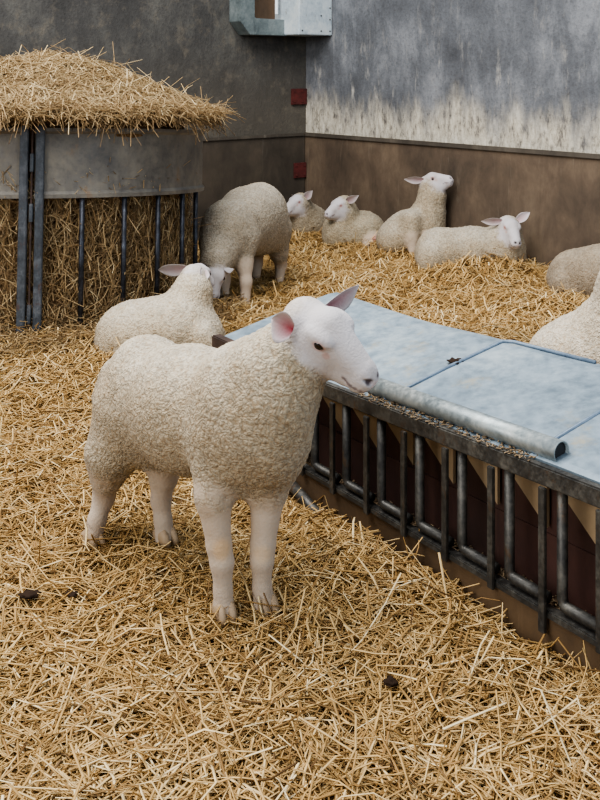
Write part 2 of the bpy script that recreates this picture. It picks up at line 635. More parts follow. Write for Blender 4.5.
# hay: a packed core and thousands of stems
prof = [(0, 1.48), (.34, 1.405), (.63, 1.27), (.82, 1.14), (.83, 1.06), (.80, 1.0), (.78, .86), (.76, .60), (.80, .34), (.84, .12), (.86, 0.0)]
bm = bmesh.new()
seg = 56
rows = []
for r, z in prof:
    row = []
    for k in range(seg):
        a = 2 * math.pi * k / seg
        rr = r * (.955 + .03 * math.sin(3 * a + 5 * z) + .015 * math.sin(7 * a + 2))
        if z > .69 and z < 1.06:
            rr = min(rr, RR - .03)
        row.append(bm.verts.new((math.sin(a) * rr, -math.cos(a) * rr, z + RING_TILT * .6 * math.cos(a) * rr - .035)))
    rows.append(row)
for a, b in zip(rows, rows[1:]):
    for k in range(seg):
        bm.faces.new((a[k], b[k], b[(k + 1) % seg], a[(k + 1) % seg]))
for v in rows[0][1:]:
    pass
bmesh.ops.remove_doubles(bm, verts=rows[0], dist=.001)
hay = from_bm('hay', bm, M['hay_core'], None, RC, smooth=True)
tag(hay, 'heap of tan hay filling and topping the ring feeder', 'hay', kind='stuff')


def hay_stems():
    out = []
    # the dome
    n = 17000
    r = np.sqrt(rng.random(n)) * .95
    a = np.concatenate([rng.random(n // 4) * 2 * np.pi, (rng.random(n - n // 4) * 2 - 1) * 1.9])
    zt = np.interp(r, [p[0] for p in prof[:3]] + [.86, 1.0], [p[1] for p in prof[:3]] + [1.165, 1.12])
    sl = -np.interp(r, [0, .3, .6, .9, 1], [.1, .35, .5, .7, 1.0])
    rad = np.stack([np.sin(a), -np.cos(a)], 1)
    tan = np.stack([np.cos(a), np.sin(a)], 1)
    w = rng.normal(0, 1, n)
    q = rng.normal(0, .7, n)
    D = np.concatenate([rad * q[:, None] + tan * w[:, None], (q * sl)[:, None] + rng.normal(0, .09, n)[:, None]], 1)
    L = np.clip(rng.lognormal(math.log(.15), .45, n), .05, .36)
    lift = rng.random(n)
    C = np.concatenate([rad * r[:, None], (zt - .03 + .06 * lift + .02 * np.sin(9 * a) * r)[:, None]], 1)
    C[:, 2] += -RING_TILT * C[:, 1] * -1 * -.6
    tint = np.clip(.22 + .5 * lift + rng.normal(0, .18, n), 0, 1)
    out.append(stems(C, D, L, .0021 * (.6 + .9 * rng.random(n)), rng.normal(-.09, .07, n) * L, np.pi / 2 + rng.normal(0, .5, n), tint, 5, 3))
    # overhanging rim
    n = 1700
    a = (rng.random(n) * 2 - 1) * 1.9
    r = RR - .02 + rng.random(n) * .15
    rad = np.stack([np.sin(a), -np.cos(a)], 1)
    tan = np.stack([np.cos(a), np.sin(a)], 1)
    D = np.concatenate([rad * rng.normal(.35, .6, n)[:, None] + tan * rng.normal(0, .7, n)[:, None], rng.normal(-.06, .2, n)[:, None]], 1)
    L = np.clip(rng.lognormal(math.log(.13), .4, n), .05, .3)
    C = np.concatenate([rad * r[:, None], (1.135 + .06 * rng.random(n) - .02 * (r - RR) / .15)[:, None]], 1)
    C[:, 2] += -RING_TILT * C[:, 1] * -1 * -.6
    out.append(stems(C, D, L, .0021 * (.6 + .9 * rng.random(n)), rng.normal(-.1, .12, n) * L, np.full(n, np.pi / 2), np.clip(.55 + rng.normal(0, .2, n), 0, 1), 4, 3))
    # long stray stems sticking out of the heap
    n = 130
    a = (rng.random(n) * 2 - 1) * 1.8
    r = rng.random(n) ** .5 * .95
    zt = np.interp(r, [p[0] for p in prof[:3]] + [.86, 1.0], [p[1] for p in prof[:3]] + [1.165, 1.12])
    th = rng.random(n) * 2 * np.pi
    D = np.stack([np.cos(th), np.sin(th), .15 + .6 * rng.random(n)], 1)
    L = .12 + .2 * rng.random(n)
    C = np.stack([np.sin(a) * r, -np.cos(a) * r, zt + .05], 1)
    out.append(stems(C, D, L, np.full(n, .0028), rng.normal(0, .1, n) * L, th, np.clip(.8 + rng.normal(0, .15, n), 0, 1), 4, 3))
    # behind the bars: hanging and tangled
    n = 10500
    a = (rng.random(n) * 2 - 1) * 1.75
    z = rng.random(n) * .86
    r = np.interp(z, [0, .12, .34, .6, .86], [.86, .84, .80, .76, .79]) + rng.random(n) * .055 - .02
    rad = np.stack([np.sin(a), -np.cos(a)], 1)
    tan = np.stack([np.cos(a), np.sin(a)], 1)
    v = rng.normal(0, 1.0, n)
    D = np.concatenate([rad * rng.normal(0, .2, n)[:, None] + tan * rng.normal(0, .6, n)[:, None], v[:, None] + 1e-3], 1)
    L = np.clip(rng.lognormal(math.log(.12), .45, n), .04, .3)
    C = np.concatenate([rad * r[:, None], z[:, None]], 1)
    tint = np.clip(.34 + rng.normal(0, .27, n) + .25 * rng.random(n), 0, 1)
    out.append(stems(C, D, L, .0021 * (.6 + .9 * rng.random(n)), rng.normal(0, .1, n) * L, rng.random(n) * np.pi, tint, 3, 3))
    # pulled out under the bars
    n = 3200
    a = (rng.random(n) * 2 - 1) * 1.8
    r = RR * .86 + rng.random(n) * .34
    rad = np.stack([np.sin(a), -np.cos(a)], 1)
    th = rng.random(n) * 2 * np.pi
    D = np.stack([np.cos(th), np.sin(th), rng.normal(0, .35, n)], 1)
    x, y = rad[:, 0] * r + RC.x, rad[:, 1] * r + RC.y
    zz = ground(x, y) + .05 * rng.random(n) + .14 * np.clip((RR + .05 - r) / .3, 0, 1) * rng.random(n)
    L = np.clip(rng.lognormal(math.log(.13), .4, n), .05, .3)
    C = np.stack([x - RC.x, y - RC.y, zz], 1)
    out.append(stems(C, D, L, .0024 * (.6 + .9 * rng.random(n)), rng.normal(0, .1, n) * L, rng.random(n) * np.pi, np.clip(.5 + rng.normal(0, .2, n), 0, 1), 4, 3))
    return out


P, Fc, T = join(hay_stems())
me = np_mesh('hay_stems', P, Fc)
me.attributes.new('tint', 'FLOAT', 'POINT').data.foreach_set('value', T.astype(np.float32))
hs = link_mesh('hay_stem', me, M['hay'], hay, smooth=True)
hs['kind'] = 'stuff'

# ------------------------------------------------------------------ trough / creep feeder
tr = empty('feed_trough', PT + UT * .5)
tag(tr, 'long low metal feed trough with pale sloping lid and barred front', 'trough')
OT = PT - tr.location                     # local origin of the t / a / z axes


def tb(name, mat, t, a, z, bevel=.003, parent=tr):
    bm = bmesh.new()
    obox(bm, OT, UT, VT, Z3, t, a, z)
    return from_bm(name, bm, mat, parent, bevel=bevel)


def tp(t, a, z):
    return OT + UT * t + VT * a + Vector((0, 0, z))


tb('base_plank', M['plank'], (-.30, T1), (0, .035), (-.03, .085), .004)
tb('back_plank', M['plank'], (-.30, T1), (TW - .035, TW), (-.03, .44), .004)
tb('tray_floor', M['plank'], (-.30, T1), (.035, TW - .035), (.045, .07), .002)
# sloping hopper front, both boards red-brown
bm = bmesh.new()
prism(bm, [(.10, .06), (.112, .06), (.112, .215), (.10, .215)], VT, Z3, UT, OT, -.30, T1)
from_bm('feed_board', bm, M['red_board'], tr)
bm = bmesh.new()
prism(bm, [(.105, .212), (.117, .212), (.117, .40), (.105, .40)], VT, Z3, UT, OT, -.30, T1)
from_bm('hopper_board', bm, M['red_board'], tr)
tb('end_panel', M['dark_steel'], (-.31, -.295), (0.036, TW - .036), (.0, .40), .003)
# front frame: rails and bars
tb('top_rail', M['dark_steel'], (-.32, T1), (-.014, .012), (.374, .420), .004)
tb('bottom_rail', M['dark_steel'], (-.32, T1), (-.010, .022), (.086, .104), .003)
k = -1
BAR = .172
for k in range(-1, 10):
    t = k * BAR + .034
    bm = bmesh.new()
    obox(bm, OT, UT, VT, Z3, (t - .011, t + .011), (-.020, -.010), (.082 if k != 5 else .05, .375))
    from_bm('flat_bar', bm, M['dark_steel'], tr, bevel=.002)
    if k < 9:
        # U-shaped tube hung in each opening
        a_ = .010
        z0, z1 = .122, .375
        pts = [tp(t + .040, a_, z1), tp(t + .040, a_, z0 + .016), tp(t + .046, a_, z0 + .004), tp(t + .058, a_, z0), tp(t + BAR - .004, a_, z0)]
        bm = bmesh.new()
        tube(bm, pts, .0135, 10)
        from_bm('feed_gap_tube', bm, M['dark_steel'], tr, smooth=True)
for k in range(-1, 9):  # flat tan triangles standing in for light falling on the inner boards
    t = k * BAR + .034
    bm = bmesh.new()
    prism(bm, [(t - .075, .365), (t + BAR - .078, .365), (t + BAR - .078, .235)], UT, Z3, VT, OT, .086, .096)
    from_bm('lit_triangle', bm, M['lit_hopper'], tr)
# lid in three sheets
SL = (ZB - ZF) / TW
LA = (VT + Vector((0, 0, SL))).normalized()
LN = UT.cross(LA).normalized()
if LN.z < 0:
    LN = -LN
for i, (a, b) in enumerate(((T0, .262), (.245, .845), (.828, T1 + .02))):
    bm = bmesh.new()
    o0 = OT + Vector((0, 0, ZF - .004 + .004 * i))
    ln = TW / VT.dot(LA)
    n = 10
    prof_ = [(.010, -.022), (.010, .0), (.03, .003), (ln * .5, .006), (ln - .03, .003), (ln + .012, -.004), (ln + .012, -.03),
             (ln + .006, -.03), (ln + .006, -.010), (ln * .5, .001), (.016, -.004), (.016, -.022)]
    A_, B_ = LA, LN
    rows = []
    for j in range(n + 1):
        t = a + (b - a) * j / n
        wob = .0025 * math.sin(7 * t + i)
        rows.append([bm.verts.new(o0 + UT * t + A_ * p + B_ * (q + wob)) for p, q in prof_])
    kk = len(prof_)
    for c0, c1 in zip(rows, rows[1:]):
        for j in range(kk):
            bm.faces.new((c0[j], c1[j], c1[(j + 1) % kk], c0[(j + 1) % kk]))
    bm.faces.new(rows[0])
    bm.faces.new(rows[-1][::-1])
    lid = from_bm('lid_sheet', bm, M['galv_lid'], tr)
    if i < 2:
        bm = bmesh.new()
        e = b - .012
        p0, p1 = o0 + UT * e + LN * .008 + LA * .02, o0 + UT * e + LN * .010 + LA * (ln - .02)
        tube(bm, [p0, p0.lerp(p1, .5) + LN * .003, p1, o0 + UT * (e + .03) + LN * .006 + LA * (ln + .002), o0 + UT * (e + .35) + LN * .003 + LA * (ln + .008)], .0065, 8)
        from_bm('seam_lip', bm, M['seam'], lid, smooth=True)
# rusty end angle under the far left lid edge
tb('end_angle', M['rust'], (T0 - .03, T0 + .34), (-.022, .016), (ZF - .058, ZF + .006), .004)
tb('end_angle', M['rust'], (T0 - .03, T0 + .01), (.016, .20), (ZF - .058, ZF - .012), .004)
tb('lid_bearer', M['dark_steel'], (T0 + .02, T0 + .06), (0, TW), (ZF - .07, ZF - .03), .003)
for a in (.012, TW - .05):
    tb('end_leg', M['dark_steel'], (-.30, -.26), (a, a + .04), (-.03, .37), .003)
# skid at the near left foot
bm = bmesh.new()
tube(bm, [W(282, 474, 3.36) - tr.location, W(326, 524, 3.08) - tr.location], .018, 8)
from_bm('skid', bm, M['dark_steel'], tr, smooth=True)
# the loose pipe along the front of the lid
A0, A1 = tp(.165, .040, .450), tp(.905, .040, .450)
bm = bmesh.new()
seg = 24
rad_o, rad_i = .0275, .0240
dirp = (A1 - A0).normalized()
x_ = Vector((0, 0, 1))
y_ = dirp.cross(x_)


def ringv(p, r):
    return [bm.verts.new(p + (x_ * math.cos(2 * math.pi * k / seg) + y_ * math.sin(2 * math.pi * k / seg)) * r) for k in range(seg)]


R_ = [ringv(A0 + dirp * .12, rad_i), ringv(A0, rad_i), ringv(A0, rad_o), ringv(A0.lerp(A1, .5), rad_o), ringv(A1, rad_o), ringv(A1, rad_i), ringv(A1 - dirp * .12, rad_i)]
for a, b in zip(R_, R_[1:]):
    for k in range(seg):
        bm.faces.new((a[k], a[(k + 1) % seg], b[(k + 1) % seg], b[k]))
bm.faces.new(R_[0])
bm.faces.new(R_[-1][::-1])
pipe = from_bm('lid_pipe', bm, M['galv_pipe'], tr, smooth=False)
pipe['label'] = 'round galvanised pipe along the front of the lid'
for p in pipe.data.polygons:
    p.use_smooth = len(p.vertices) == 4
bm = bmesh.new()
tube(bm, [A1 - dirp * .119, A1 - dirp * .008], .0236, 20)  # dark plug in place of the shade down the hollow pipe
from_bm('pipe_bore_shade', bm, M['bore_shade'], pipe)
for t in (.17, .45, .79):
    bm = bmesh.new()
    obox(bm, OT, UT, VT, Z3, (t - .012, t + .012), (.026, .046), (.414, .4225))
    from_bm('pipe_rest', bm, M['galv_pipe'], pipe)

for o in tr.children_recursive:
    for v in o.data.vertices:
        t = (v.co - OT).dot(UT)
        v.co.z += shear(t) * min(max((v.co.z - .10) / .27, 0), 1)

# feed grains lying on the tray lip and under the pipe
n = 1500
t = -.28 + rng.random(n) * 1.95
a = .028 + rng.random(n) * .065
C = np.array([tp(tt, aa, .075 + .012 * zz) + tr.location for tt, aa, zz in zip(t, a, rng.random(n))])
t2 = .15 + rng.random(500) * .70
C2 = np.array([tp(tt, aa, ZF + shear(tt) + .004 + aa * SL + .004 * rng.random()) + tr.location for tt, aa in zip(t2[:260], -.012 + rng.random(260) * .035)])
C = np.concatenate([C, C2])
n = len(C)
th = rng.random(n) * 2 * np.pi
D = np.stack([np.cos(th), np.sin(th), rng.normal(0, .3, n)], 1)
L = .006 + .010 * rng.random(n)
fo = stem_object('feed_crumb', [stems(C, D, L, np.full(n, .0026), np.zeros(n), th, np.clip(rng.random(n) * .8, 0, 1), 3, 3)], M['feed'])
tag(fo, 'crumbs of feed scattered along the trough lip behind the bars', 'feed', kind='stuff')

# ------------------------------------------------------------------ on the walls
def plate(name, px, py, D_, w, h, label, mat):
    s = .012
    return None


def on_left(s, z):
    return CORNER + DL * s + Vector((0, 0, z))


for (z0, z1, pro, lab) in ((1.095, 1.235, .02, 'upper dark red plate in the wall corner above the ledge'),
                           (.452, .585, .052, 'lower dark red plate in the wall corner, below the ledge')):
    bm = bmesh.new()
    c = on_left(0, 0)
    obox(bm, c, DL, DR, Z3, (.037 if pro > .03 else .003, .175), (.001 if pro < .03 else .036, pro), (z0, z1))
    rp_ = from_bm('wall_plate', bm, M['red_paint'], None, bevel=.003)
    tag(rp_, lab, 'plate', 'red plates in the wall corner')
    # origin at the plate
    ctr = on_left(.12, (z0 + z1) / 2)
    rp_.data.transform(Matrix.Translation(-ctr))
    rp_.location = ctr
    for s in (.06, .15):
        for z in (z0 + .025, z1 - .025):
            bm = bmesh.new()
            p = on_left(s, z) + DR * pro - ctr
            tube(bm, [p, p + DR * .006], .009, 6)
            from_bm('bolt_head', bm, M['red_paint'], rp_)

# metal housing high in the corner (its front stands proud of the left wall)
hb = on_left(.42, 1.70)
box = empty('wall_housing', hb)
tag(box, 'grey metal housing with a square opening, high up in the wall corner', 'housing')
O = on_left(0, 0) - hb
FD = .16
zb = 1.693
bm = bmesh.new()          # frame around the opening, lower corner cut off
prism(bm, [(.84, 2.25), (.84, zb + .11), (.74, zb), (.69, zb), (.69, 2.25)], DL, Z3, DR, O, .002, FD)
prism(bm, [(.69, zb), (.30, zb), (.30, zb + .137), (.675, zb + .137), (.69, zb + .152)], DL, Z3, DR, O, .002, FD)
from_bm('frame', bm, M['box_grey'], box, bevel=.003)
bm = bmesh.new()
obox(bm, O, DL, DR, Z3, (.30, .69), (.002, .03), (zb + .137, 2.25))
from_bm('back_panel', bm, M['box_inside'], box)
bm = bmesh.new()
obox(bm, O, DL, DR, Z3, (.004, .375), (.002, .355), (zb + .005, 2.25))
cv = from_bm('cover', bm, M['box_bright'], box, bevel=.006)
for s, z in ((.03, zb + .04), (.03, zb + .14), (.03, zb + .24), (.13, zb + .04), (.13, zb + .17), (.34, zb + .04)):
    bm = bmesh.new()
    p = O + DL * s + Vector((0, 0, z)) + DR * .355
    tube(bm, [p, p + DR * .005], .007, 6)
    from_bm('screw', bm, M['dark_steel'], cv)
bm = bmesh.new()
p = O + DL * .43 + DR * .12 + Vector((0, 0, zb + .185))
tube(bm, [p, p + Vector((0, 0, .33))], .013, 8)
from_bm('rod', bm, M['white_rod'], box)

# ------------------------------------------------------------------ droppings
def dung(px, py, D_, s, label, z=None):
    p = W(px, py, D_)
    if z is None:
        p.z = gz(p.x, p.y) + .034
    else:
        p.z = z
    bm = bmesh.new()
    bmesh.ops.create_icosphere(bm, subdivisions=3, radius=1)
    sd = px * .37
    for v in bm.verts:
        q = 1 + .45 * noise.noise(v.co * 1.7 + Vector((sd, 0, 0))) + .2 * noise.noise(v.co * 4 + Vector((0, sd, 0)))
        v.co = Vector((v.co.x * s[0] * q, v.co.y * s[1] * q, (v.co.z * .5 + .42) * s[2] * q))
    o = from_bm('dropping', bm, M['dung'], None, p, smooth=True)
    tag(o, label, 'dropping')


def lid_z(p):
    a = (p.x - PT.x) * VT.x + (p.y - PT.y) * VT.y
    return ZF + a * SL + .004 + shear((p.x - PT.x) * UT.x + (p.y - PT.y) * UT.y)


p = W(455, 345, 3.13)
dung(455, 345, 3.13, (.022, .024, .012), 'dark brown dropping on the pale trough lid', lid_z(p))
dung(30, 597, 1400 / (597 - 70), (.026, .02, .016), 'larger dark dropping on the straw near the left edge')
dung(72, 595, 1400 / (595 - 70), (.016, .014, .012), 'small dark dropping on the straw beside the larger one at left')
dung(391, 687, 1400 / (687 - 70), (.016, .014, .014), 'small dark dropping on the open straw in the foreground, before the trough')

# ------------------------------------------------------------------ sheep: one continuous body grown from a distance field
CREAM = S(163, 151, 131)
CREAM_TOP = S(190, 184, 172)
FACE = S(178, 174, 177)
LEGC = S(172, 157, 142)
PINK = S(140, 72, 80)


class Blob:
    def __init__(self):
        self.p = []

    def rc(self, a, b, ra, rb, k=.03, t='w', c=None):
        """tapered limb from a to b"""
        self.p.append(('c', np.array(a, float), np.array(b, float), ra, rb, k, t, c))
        return self

    def chain(self, pts, rs, k=.03, t='w', c=None):
        for i in range(len(pts) - 1):
            self.rc(pts[i], pts[i + 1], rs[i], rs[i + 1], k, t, c)
        return self

    def el(self, c, r, rot=None, k=.03, t='w', col=None):
        """ellipsoid; rot columns are its axes"""
        Rm = np.eye(3) if rot is None else np.array(rot, float)
        self.p.append(('e', np.array(c, float), np.array(r, float), Rm, 0, k, t, col))
        return self

    def cut(self, a, b, ra, rb, k=.008):
        self.p.append(('x', np.array(a, float), np.array(b, float), ra, rb, k, None, None))
        return self

    @staticmethod
    def ev(q, P):
        if q[0] in 'cx':
            a, b, ra, rb = q[1:5]
            ba = b - a
            h = np.clip(((P - a) @ ba) / max(ba @ ba, 1e-9), 0, 1)
            d = P - a - h[..., None] * ba
            return np.sqrt((d * d).sum(-1)) - (ra + (rb - ra) * h)
        c, r, Rm = q[1:4]
        l = (P - c) @ Rm
        k0 = np.sqrt(((l / r) ** 2).sum(-1))
        k1 = np.sqrt(((l / (r * r)) ** 2).sum(-1))
        return k0 * (k0 - 1) / np.maximum(k1, 1e-6)

    def bounds(self, q):
        if q[0] in 'cx':
            a, b, ra, rb = q[1:5]
            m = max(ra, rb)
            return np.minimum(a, b) - m, np.maximum(a, b) + m
        c, r, Rm = q[1:4]
        e = np.sqrt(((Rm * r) ** 2).sum(1))
        return c - e, c + e

    def mesh(self, vox):
        lo = np.min([self.bounds(q)[0] for q in self.p if q[0] != 'x'], 0) - 3 * vox - .02
        hi = np.max([self.bounds(q)[1] for q in self.p if q[0] != 'x'], 0) + 3 * vox + .02
        dims = np.ceil((hi - lo) / vox).astype(int) + 1
        d = np.full(dims, 1.0, np.float32)
        for q in self.p:
            b0, b1 = self.bounds(q)
            k = q[5]
            m = k + 2.5 * vox
            i0 = np.clip(np.floor((b0 - m - lo) / vox).astype(int), 0, dims - 1)
            i1 = np.clip(np.ceil((b1 + m - lo) / vox).astype(int) + 1, 1, dims)
            g = np.stack(np.meshgrid(*[lo[i] + vox * np.arange(i0[i], i1[i]) for i in range(3)], indexing='ij'), -1)
            e = self.ev(q, g).astype(np.float32)
            sl = tuple(slice(i0[i], i1[i]) for i in range(3))
            o = d[sl]
            if q[0] == 'x':
                e = -e
                h = np.maximum(k - np.abs(o - e), 0) / k
                d[sl] = np.maximum(o, e) + h * h * k * .25
            else:
                h = np.maximum(k - np.abs(o - e), 0) / k
                d[sl] = np.minimum(o, e) - h * h * k * .25
        return surface_nets(d, lo, vox)


def surface_nets(d, lo, vox):
    ins = d < 0
    nx, ny, nz = d.shape
    cnt = np.zeros((nx - 1, ny - 1, nz - 1), np.int8)
    offs = [(i, j, k) for i in (0, 1) for j in (0, 1) for k in (0, 1)]
    sub = lambda A, o: A[o[0]:nx - 1 + o[0], o[1]:ny - 1 + o[1], o[2]:nz - 1 + o[2]]
    for o in offs:
        cnt += sub(ins, o)
    act = (cnt > 0) & (cnt < 8)
    ci = np.argwhere(act)
    vid = np.full(act.shape, -1, np.int64)
    vid[act] = np.arange(len(ci))
    vals = np.stack([d[ci[:, 0] + o[0], ci[:, 1] + o[1], ci[:, 2] + o[2]] for o in offs], 1)
    acc = np.zeros((len(ci), 3))
    n = np.zeros(len(ci))
    for a in range(8):
        for b in range(a + 1, 8):
            if sum(abs(offs[a][i] - offs[b][i]) for i in range(3)) != 1:
                continue
            va, vb = vals[:, a], vals[:, b]
            cr = (va < 0) != (vb < 0)
            t = np.where(cr, va / np.where(cr, va - vb, 1), 0)
            p = np.array(offs[a], float) + t[:, None] * (np.array(offs[b], float) - np.array(offs[a], float))
            acc += np.where(cr[:, None], p, 0)
            n += cr
    V = lo + vox * (ci + acc / n[:, None])
    faces = []
    for ax in range(3):
        u, v = (ax + 1) % 3, (ax + 2) % 3
        s0 = [slice(1, -1)] * 3
        s1 = [slice(1, -1)] * 3
        s0[ax] = slice(0, d.shape[ax] - 1)
        s1[ax] = slice(1, d.shape[ax])
        a, b = ins[tuple(s0)], ins[tuple(s1)]
        st = np.array([0 if i == ax else 1 for i in range(3)])
        for flip in (False, True):
            e = np.argwhere((a & ~b) if not flip else (~a & b)) + st
            if not len(e):
                continue
            du, dv = np.zeros(3, int), np.zeros(3, int)
            du[u], dv[v] = 1, 1
            q = [e - du - dv, e - dv, e, e - du]
            f = np.stack([vid[x[:, 0], x[:, 1], x[:, 2]] for x in q], 1)
            faces.append(f[:, ::-1] if flip else f)
    return V, np.concatenate(faces)


def frame(f, up=(0, 0, 1), roll=0.0):
    """forward / left / up axes of a head"""
    f = Vector(f).normalized()
    l = Vector(up).cross(f).normalized()
    u = f.cross(l)
    if roll:
        R = Matrix.Rotation(roll, 3, f)
        l, u = R @ l, R @ u
    return f, l, u


def add_head(B, c, fr, s=1.0):
    """lamb's head: skull at c"""
    f, l, u = fr
    P = lambda x, y, z: np.array(c + (f * x + l * y + u * z) * s)
    Rm = np.array([[f.x, l.x, u.x], [f.y, l.y, u.y], [f.z, l.z, u.z]])
    sk = dict(t='s')
    B.el(P(-.003, 0, -.010), np.array((.060, .050, .043)) * s, Rm, k=.03, **sk)
    B.rc(P(.03, 0, .010), P(.128, 0, -.022), .043 * s, .0285 * s, k=.02, **sk)
    B.rc(P(.0, 0, -.046), P(.128, 0, -.050), .046 * s, .022 * s, k=.025, **sk)
    for y in (-1, 1):
        B.el(P(.020, .026 * y, -.036), np.array((.052, .026, .052)) * s, Rm, k=.025, **sk)
        B.el(P(.040, .036 * y, .020), np.array((.030, .016, .015)) * s, Rm, k=.016, **sk)      # brow
        B.el(P(.147, .013 * y, -.026), np.array((.017, .012, .013)) * s, Rm, k=.012, **sk)     # nostril wing
        B.el(P(.128, .016 * y, -.044), np.array((.030, .014, .018)) * s, Rm, k=.014, **sk)     # lip
    B.rc(P(.010, 0, -.064), P(.10, 0, -.062), .036 * s, .022 * s, k=.02, **sk)
    B.el(P(.138, 0, -.034), np.array((.027, .026, .030)) * s, Rm, k=.016, **sk)
    B.el(P(.132, 0, -.061), np.array((.022, .019, .012)) * s, Rm, k=.010, **sk)                # chin
    for y in (-1, 1):
        B.cut(P(.163, .012 * y, -.022), P(.150, .021 * y, -.018), .0055 * s, .003 * s, k=.006)
        B.cut(P(.158, .010 * y, -.048), P(.112, .030 * y, -.046), .0025 * s, .0025 * s, k=.004)
    B.el(P(-.032, 0, -.008), np.array((.030, .042, .036)) * s, Rm, k=.03, t='w')                # woolly poll
    return P


def ear_mesh(base, tip, inner, width, curl=.45, n=9, m=6, s=1.0, pink=.55):
    """leaf-shaped cupped ear; inner = direction its pink inside faces"""
    base, tip = Vector(base), Vector(tip)
    ax = tip - base
    L = ax.length
    ax.normalize()
    nrm = Vector(inner)
    nrm = (nrm - ax * nrm.dot(ax)).normalized()
    sd = ax.cross(nrm)
    V, Fc, C = [], [], []
    th = .0035
    for layer in (0, 1):
        for i in range(n + 1):
            u = i / n
            wd = width * (.42 + .75 * math.sin(math.pi * min(u * .95 + .05, 1)) ** .9) * (1 - u ** 3.5) ** .6 * .62
            wd = max(wd, .0015)
            for j in range(-m, m + 1):
                v = j / m
                cup = curl * wd * (v * v) + .10 * L * (u - .5) ** 2 * 0 - .08 * L * u * u
                p = base + ax * (L * u) + sd * (wd * v) + nrm * (cup - (th if layer else 0) * (1 - .8 * abs(v)))
                V.append(p)
                if layer == 0:
                    e = pink * max(0, 1 - abs(v) * 1.12) ** .45 * max(0, 1 - u * .95) ** .7
                    C.append(tuple(FACE[q] * (1 - e) + PINK[q] * e for q in range(3)))
                else:
                    C.append(FACE)
    row = 2 * m + 1
    o2 = (n + 1) * row
    for i in range(n):
        for j in range(row - 1):
            a = i * row + j
            Fc.append((a, a + 1, a + row + 1, a + row))
            Fc.append((o2 + a, o2 + a + row, o2 + a + row + 1, o2 + a + 1))
    for i in range(n):       # rims
        a = i * row
        Fc.append((a, a + row, o2 + a + row, o2 + a))
        a = i * row + row - 1
        Fc.append((a, o2 + a, o2 + a + row, a + row))
    for j in range(row - 1):
        a = n * row + j
        Fc.append((a, a + 1, o2 + a + 1, o2 + a))
    return np.array([tuple(p) for p in V]), np.array(Fc), np.array(C)


def smooth01(x, a, b):
    t = np.clip((x - a) / (b - a), 0, 1)
    return t * t * (3 - 2 * t)


